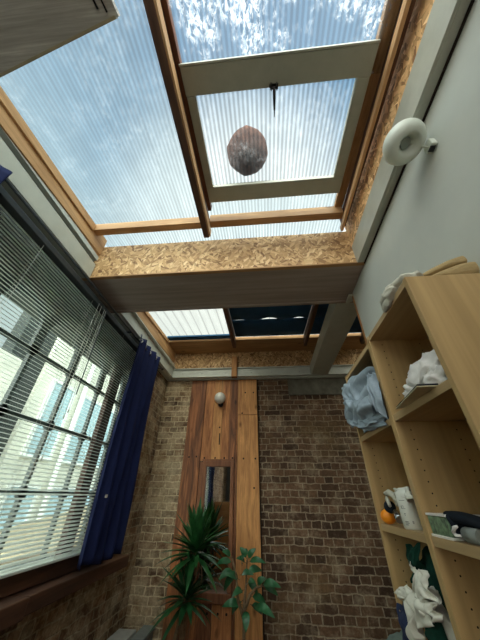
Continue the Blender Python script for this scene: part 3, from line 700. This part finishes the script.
m = MB(); m.tube([onX(*p, .484) for p in ((457, 526.5), (454, 528), (453.5, 532), (456, 535.5), (461, 536))], [.003, .005, .005, .004, .003], 8); m.build('strap', 'bag', cs)
ga, gb_ = onX(468, 535, .497), onX(484, 539.5, .497); ga.z = gb_.z = MIDZ + .0175
tag(MB().tube([ga, gb_], .0165, 16).build('grey_tube', 'grey', loc=(ga.x, ga.y, MIDZ)), 'grey tube lying in front of the black case', 'tube')
# far bookcase, lower shelf
m = MB(); m.blob((.60, 1.24, LOWZ + .20), (.09, .11, .11), .3, 10, 4, seed=2, floor=None, box=((.53, .725), (1.10, 1.45), (LOWZ + .001, MIDZ - .03)))
drape(m, onX(407, 546, .50), onX(421, 544, .52), onX(413, 585, .50), onX(424, 585, .52), .010, 1.5, 21, 24, 24, .012)
m.blob((.60, 1.26, LOWZ + .06), (.09, .12, .06), .2, 10, 3, seed=2, floor=LOWZ + .001, box=((.53, .725), (1.10, 1.45), (None, None)))
tag(m.build('green_jumper', 'green', loc=(.6, 1.24, LOWZ), solid=.0015), 'dark green crumpled jumper at the back of the lower shelf', 'clothing')
m = MB(); m.blob((.515, 1.25, LOWZ + .10), (.03, .10, .095), .35, 15, 4, seed=31, floor=LOWZ + .001, box=((.49, .725), (1.14, 1.42), (None, MIDZ - .03)))
drape(m, onX(406, 589, .49), onX(434, 586, .49), onX(413, 645, .462), onX(440, 625, .475), .016, 2.6, 22, 46, 34, .02, twist=.5)
drape(m, onX(395, 592, .47), onX(409, 585, .485), onX(400, 600, .466), onX(417, 602, .47), .006, 1.2, 23, 22, 14, .012)
drape(m, onX(420, 571, .49), onX(429, 573, .49), onX(416, 600, .47), onX(434, 602, .47), .010, 1.4, 24, 24, 24, .018, twist=-.5)
drape(m, onX(420, 600, .47), onX(437, 602, .475), onX(422, 622, .465), onX(440, 622, .47), .010, 1.6, 26, 26, 20, .015, twist=-.3)
drape(m, onX(408, 561, .495), onX(418, 572, .495), onX(411, 563, .48), onX(421, 578, .48), .005, 1.2, 25, 18, 12, .008)
tag(m.build('white_shirt', 'whitecloth', loc=(.50, 1.26, LOWZ), solid=.0015), 'crumpled white shirt hanging out of the lower shelf of the far bookcase', 'clothing')
m = MB(); drape(m, onX(398, 606, .49), onX(407, 602, .49), onX(406, 648, .475), onX(418, 645, .475), .008, 1.5, 27, 20, 24, .012)
tag(m.build('navy_garment', 'navycloth', loc=(.49, 1.38, LOWZ), solid=.002), 'dusty navy garment hanging beside the white shirt on the lower shelf', 'clothing')
m = MB(); m.blob(onX(436, 633, .485), (.025, .045, .05), .3, 16, 4, seed=40, box=((.455, .70), (1.10, 1.45), (LOWZ + .001, None))); m.blob((.50, 1.16, LOWZ + .04), (.025, .045, .04), .2, 12, 3, seed=41, floor=LOWZ + .001, box=((None, None), (1.10, None), (None, None)))
tag(m.build('green_garment', 'green', loc=(.49, 1.15, LOWZ)), 'very dark green garment bunched at the near end of the lower shelf', 'clothing')

# ------------------------------------------------------------------ plants
def strap_head(m, c, n, rmin, rmax, seed, mi=0):
    rnd = random.Random(seed)
    for i in range(n):
        az = i * 2.39996 + rnd.uniform(-.2, .2); t = i / n
        el = math.radians(85 - 100 * t ** .9 + rnd.uniform(-8, 8)); L = rnd.uniform(rmin, rmax) * (1 - .12 * t)
        w = rnd.uniform(.023, .032); d = Vector((math.cos(az) * math.cos(el), math.sin(az) * math.cos(el), math.sin(el)))
        side = d.cross(Vector((0, 0, 1))).normalized() if abs(d.z) < .98 else Vector((1, 0, 0)); up = side.cross(d).normalized()
        droop = rnd.uniform(.12, .42) * (1.1 - max(0, math.sin(el)))
        prev = None; N = 8; base = Vector(c) + Vector((0, 0, -.07 * t))
        for k in range(N + 1):
            s = k / N; p = base + d * L * s + Vector((0, 0, -1)) * droop * L * s * s
            ww = w * (.45 + 1.8 * s * (1 - s) * 1.5 if s < .5 else 1.6 * (1 - s) + .0) if s < 1 else .0005
            if p.y > 3.2: p.y = 3.2 + (p.y - 3.2) * .4
            ww = w * (.5 + .5 * min(1, s * 4)) * (1 - s ** 2.6) + .0006
            row = [m.bm.verts.new(p - side * ww + up * ww * .45), m.bm.verts.new(p), m.bm.verts.new(p + side * ww + up * ww * .45)]
            if prev:
                for j in range(2): f = m.bm.faces.new((prev[j], prev[j + 1], row[j + 1], row[j])); f.smooth = True; f.material_index = mi
            prev = row
def pot(root, x, y, r, h, mat='pot'):
    MB().lathe([(0, 0), (r * .72, 0), (r * .98, h * .86), (r * 1.06, h * .86), (r * 1.06, h), (r * .94, h), (r * .9, h * .88)], (x, y, FL), (0, 0, 1), 28).build('pot', mat, root)
    MB().lathe([(0, h * .90), (r * .93, h * .88)], (x, y, FL), (0, 0, 1), 20).build('soil', 'soil', root)
yp = tag(empty('yucca_plant', (-.78, 3.12, FL)), 'tall potted yucca with two spiky heads in front of the planks', 'plant')
pot(yp, -.78, 3.12, .14, .24)
h1 = onY(196, 548, 3.12); h2 = onY(187, 594, 3.10)
MB().tube([(-.76, 3.12, FL + .2), (-.73, 3.12, -.8), (h1.x - .01, 3.12, -.55), (h1.x, 3.12, h1.z + .02)], [.024, .02, .018, .014], 12).build('trunk', 'bark', yp)
MB().tube([(-.80, 3.10, FL + .2), (-.80, 3.09, -1.0), (h2.x, 3.10, h2.z + .02)], [.02, .018, .012], 12).build('trunk', 'bark', yp)
m = MB(); strap_head(m, h1, 58, .30, .44, 5); m.build('leaves', 'leaf', yp)
m = MB(); strap_head(m, h2, 42, .24, .36, 9); m.build('leaves', 'leafd', yp)
m = MB(); rr = random.Random(4)
for hc, n in ((h1, 16), (h2, 13)):
    for i in range(n):
        a = rr.uniform(0, 6.28); L = rr.uniform(.12, .26); r0 = rr.uniform(.015, .09); b0 = Vector(hc) + Vector((0, 0, -.06))
        m.tube([b0, b0 + Vector((math.cos(a) * r0, math.sin(a) * r0, -.02)), b0 + Vector((math.cos(a) * r0 * 1.3, math.sin(a) * r0 * 1.3, -L * .6)), b0 + Vector((math.cos(a) * r0 * .8, math.sin(a) * r0 * .8, -L))], [.0035, .003, .0025, .0012], 5)
m.build('aerial_roots', 'root', yp)
rp = tag(empty('rubber_plant', (-.22, 3.12, FL)), 'broad leaved green houseplant to the right of the spiky yucca', 'plant')
pot(rp, -.22, 3.12, .13, .24, 'crate2')
m = MB(); stems = [[(244, 640), (244, 606), (246, 585), (247, 560)], [(244, 620), (238, 600), (236, 575), (232, 557)], [(245, 610), (250, 595), (256, 588), (262, 586)]]
for i, s_ in enumerate(stems):
    pts = [onY(*p, 3.12 - .02 * i) for p in s_]
    if i == 0: pts = [Vector((-.22, 3.12, FL + .2))] + pts
    m.tube(pts, [.013] * (len(pts) - 2) + [.009, .006], 10)
pm = m
# leaves given as (base px, tip px, depth shift, width)
LV = [((247, 560), (240, 545), .02, .05), ((247, 560), (256, 546), -.03, .05), ((247, 562), (266, 560), -.05, .05), ((246, 563), (236, 556), -.08, .045), ((232, 558), (222, 549), -.04, .05), ((234, 562), (216, 562), .03, .055), ((235, 570), (219, 577), -.05, .06), ((237, 572), (224, 588), .05, .06),
      ((240, 580), (226, 572), -.06, .055), ((240, 575), (254, 572), -.09, .05), ((246, 572), (262, 568), .06, .06), ((247, 578), (258, 592), -.02, .055), ((256, 586), (266, 576), -.03, .055), ((260, 585), (281, 584), -.05, .062), ((262, 586), (278, 593), .03, .055),
      ((250, 596), (266, 601), .02, .06), ((252, 606), (275, 614), -.06, .065), ((250, 604), (262, 612), .06, .055), ((246, 608), (246, 630), -.07, .062), ((244, 605), (222, 603), -.02, .06), ((243, 600), (232, 612), .05, .06), ((244, 590), (232, 594), -.1, .055), ((246, 585), (256, 580), -.12, .05), ((242, 566), (246, 552), -.11, .05), ((248, 556), (243, 548), .08, .045)]
m = MB()
for i, (pb, pt, dy, w) in enumerate(LV):
    a = onY(*pb, 3.12); t_ = onY(*pt, 3.12 + dy); d = t_ - a; L = d.length; d.normalize()
    side = d.cross(Vector((.25 * math.sin(i * 2.1), -.75, .65))).normalized(); up = side.cross(d).normalized(); N = 8; prev = None
    pm.tube([a, a + d * L * .2], .0025, 5)
    for k in range(N + 1):
        s = k / N; p = a + d * L * (.15 + .85 * s) + up * (.12 * L * math.sin(math.pi * s)) - Vector((0, 0, .12 * L * s * s))
        ww = w * .8 * math.sin(math.pi * min(1, s ** .75)) ** .75 * .62 + .0008
        row = [m.bm.verts.new(p - side * ww + up * ww * .25), m.bm.verts.new(p), m.bm.verts.new(p + side * ww + up * ww * .25)]
        if prev:
            for j in range(2): f = m.bm.faces.new((prev[j], prev[j + 1], row[j + 1], row[j])); f.smooth = True
        prev = row
m.build('leaves', 'leaf2', rp); pm.build('stem', 'bark', rp)

# ------------------------------------------------------------------ things on the floor at the back wall
def crate(x0, x1, y0, y1_, z1, mat, label):
    r = tag(empty('storage_box', ((x0 + x1) / 2, (y0 + y1_) / 2, FL)), label, 'box')
    MB().box(x0 + .01, x1 - .01, y0 + .01, y1_ - .01, FL, z1 - .03).build('body', mat, r, bevel=.01); MB().box(x0, x1, y0, y1_, z1 - .03, z1).build('lid', mat, r, bevel=.008)
crate(-1.35, -1.19, 3.0, 3.30, -.97, 'crate', 'pale grey storage box in the back left corner')
crate(-1.175, -1.06, 3.12, 3.42, -.975, 'crate2', 'mid grey storage box between the corner box and the planks')
m = MB().blob((1.0, 3.15, -1.15), (.27, .24, .27), .15, 5, 4, seed=71, floor=FL); tag(m.build('fabric_bag', 'teal', loc=(1.0, 3.15, FL)), 'slouching grey green cloth bag on the floor by the brick wall', 'bag')

# ------------------------------------------------------------------ chest invented behind the camera for the mirror to reflect
ch = tag(empty('chest_of_drawers', (-1.05, -1.15, FL)), 'orange pine chest of drawers reflected in the narrow framed mirror', 'chest')
MB().box(-1.36, -.70, -1.45, -1.0, FL, -.12).build('carcass', 'drawer', ch, bevel=.006)
for k in range(8):
    z0 = FL + .03 + k * .157; d_ = MB().box(-1.34, -.72, -1.0, -.982, z0, z0 + .128).build('drawer', 'drawer', ch, bevel=.006)

# ------------------------------------------------------------------ outside
hb = tag(empty('neighbour_building', (-5.2, 6, -4)), 'pale rendered building with white windows seen through the blind', 'building')
MB().box(-5.6, -5.2, 5.35, 16, -4, 4.2).build('wall', 'stone', hb)
for (ya, yb, za, zb) in [(5.75, 6.5, .7, 2.3), (7.0, 7.9, .7, 2.3), (8.5, 9.4, .7, 2.3), (10, 11, .7, 2.3), (5.75, 6.5, -1.4, .1), (7.0, 7.9, -1.4, .1), (8.5, 9.4, -1.4, .1)]:
    f = MB(); f.box(-5.2, -5.14, ya - .07, yb + .07, za - .07, za); f.box(-5.2, -5.14, ya - .07, yb + .07, zb, zb + .07); f.box(-5.2, -5.14, ya - .07, ya, za, zb); f.box(-5.2, -5.14, yb, yb + .07, za, zb); f.box(-5.2, -5.15, (ya + yb) / 2 - .025, (ya + yb) / 2 + .025, za, zb)
    w = f.build('window', 'whitewin', hb); MB().box(-5.2, -5.17, ya, yb, za, zb).build('pane', 'sky_glass', w)
hb2 = tag(empty('outbuilding', (-4.6, 2.5, -4)), 'low pale annexe with a tan roof outside the window', 'building')
MB().box(-5.6, -4.8, .5, 4.45, -4, 2.2).build('wall', 'stone', hb2)
MB().box(-4.8, -4.76, 1.3, 3.9, .4, 1.9).build('window', 'sky_glass', hb2)
MB().box(-4.6, -2.6, 4.2, 8.6, -.75, -.65, dz=.5).build('roof', 'tan', hb2)
tag(MB().box(-5.6, -5.3, 4.45, 5.35, -4, 4.0).build('boundary_wall', 'darkwall', loc=(-5.4, 4.9, -4)), 'dark wall strip in the gap between the buildings outside', 'wall')
tag(MB().tube([(-5.05, 6.75, -4), (-5.05, 6.75, 4)], .06, 10).build('drainpipe', 'whitewin', loc=(-5.05, 6.75, -4)), 'white drainpipe running up the building outside the window', 'pipe')
struct(B(-60, -1.6, -40, 60, -4.2, -4).build('ground', 'ground'))

# ------------------------------------------------------------------ light
W = bpy.data.worlds.new('World'); SC.world = W; W.use_nodes = True; t = W.node_tree; t.nodes.clear()
o_ = t.nodes.new('ShaderNodeOutputWorld'); bg = t.nodes.new('ShaderNodeBackground'); tc = t.nodes.new('ShaderNodeTexCoord'); sx = t.nodes.new('ShaderNodeSeparateXYZ')
rp_ = t.nodes.new('ShaderNodeValToRGB'); nz = t.nodes.new('ShaderNodeTexNoise'); nz.inputs['Scale'].default_value = 4.5; nz.inputs['Detail'].default_value = 5
L = t.links.new
gd = t.nodes.new('ShaderNodeVectorMath'); gd.operation = 'DOT_PRODUCT'; gd.inputs[1].default_value = Vector((-.05, .62, .78)).normalized(); L(tc.outputs['Generated'], gd.inputs[0])
gr = t.nodes.new('ShaderNodeMapRange'); gr.interpolation_type = 'SMOOTHSTEP'; gr.inputs['From Min'].default_value = .86; gr.inputs['From Max'].default_value = .975; L(gd.outputs['Value'], gr.inputs['Value'])
gm = t.nodes.new('ShaderNodeMix'); gm.data_type = 'RGBA'; L(gr.outputs[0], gm.inputs[0]); gm.inputs[7].default_value = (1.05, 1.06, 1.02, 1)
L(tc.outputs['Generated'], sx.inputs[0]); L(tc.outputs['Generated'], nz.inputs['Vector'])
ad = t.nodes.new('ShaderNodeMath'); ad.operation = 'MULTIPLY_ADD'; ad.inputs[1].default_value = .07; L(nz.outputs[0], ad.inputs[0]); L(sx.outputs[2], ad.inputs[2])
e = rp_.color_ramp.elements; e[0].position = 0.0; e[0].color = (.60, .68, .70, 1); e[1].position = 1.0; e[1].color = (.13, .29, .47, 1)
for p, c_ in ((.55, (.62, .68, .68, 1)), (.76, (.44, .60, .68, 1)), (.87, (.25, .44, .60, 1))):
    q_ = e.new(p); q_.color = c_
sb = t.nodes.new('ShaderNodeMath'); sb.operation = 'SUBTRACT'; sb.inputs[1].default_value = .03; L(ad.outputs[0], sb.inputs[0]); L(sb.outputs[0], rp_.inputs[0])
# sky behind the viewer boosted as added fill for the interior
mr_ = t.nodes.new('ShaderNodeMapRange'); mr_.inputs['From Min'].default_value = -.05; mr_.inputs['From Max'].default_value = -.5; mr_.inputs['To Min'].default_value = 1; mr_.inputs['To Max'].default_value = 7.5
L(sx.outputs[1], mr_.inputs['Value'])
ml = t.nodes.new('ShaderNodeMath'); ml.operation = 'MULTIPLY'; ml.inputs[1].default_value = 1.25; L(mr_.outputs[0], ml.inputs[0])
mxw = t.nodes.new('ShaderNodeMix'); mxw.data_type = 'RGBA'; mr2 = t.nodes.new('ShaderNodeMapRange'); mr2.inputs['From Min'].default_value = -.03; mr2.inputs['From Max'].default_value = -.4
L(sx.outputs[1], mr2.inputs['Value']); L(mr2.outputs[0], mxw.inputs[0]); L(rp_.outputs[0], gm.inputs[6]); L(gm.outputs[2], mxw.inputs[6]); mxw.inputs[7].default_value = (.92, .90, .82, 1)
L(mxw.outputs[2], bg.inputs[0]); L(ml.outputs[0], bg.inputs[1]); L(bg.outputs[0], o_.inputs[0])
SC.view_settings.view_transform = 'Standard'; SC.view_settings.look = 'None'; SC.view_settings.exposure = 0.0
def lamp(name, loc, target, size, power, col=(1, .95, .88)):
    l = bpy.data.lights.new(name, 'AREA'); l.shape = 'RECTANGLE'; l.size, l.size_y = size; l.energy = power; l.color = col
    o = bpy.data.objects.new(name, l); COL.objects.link(o); o.location = loc
    o.rotation_euler = (Vector(target) - Vector(loc)).to_track_quat('-Z', 'Y').to_euler(); return o
lamp('fill_light', (-.2, -2.6, .3), (-.1, 3, .6), (1.6, 1.6), 17)  # added fill from behind the camera, stands for no real lamp
SC.cycles.max_bounces = 10; SC.cycles.transparent_max_bounces = 16; SC.cycles.diffuse_bounces = 5
SC.cycles.sample_clamp_indirect = 8
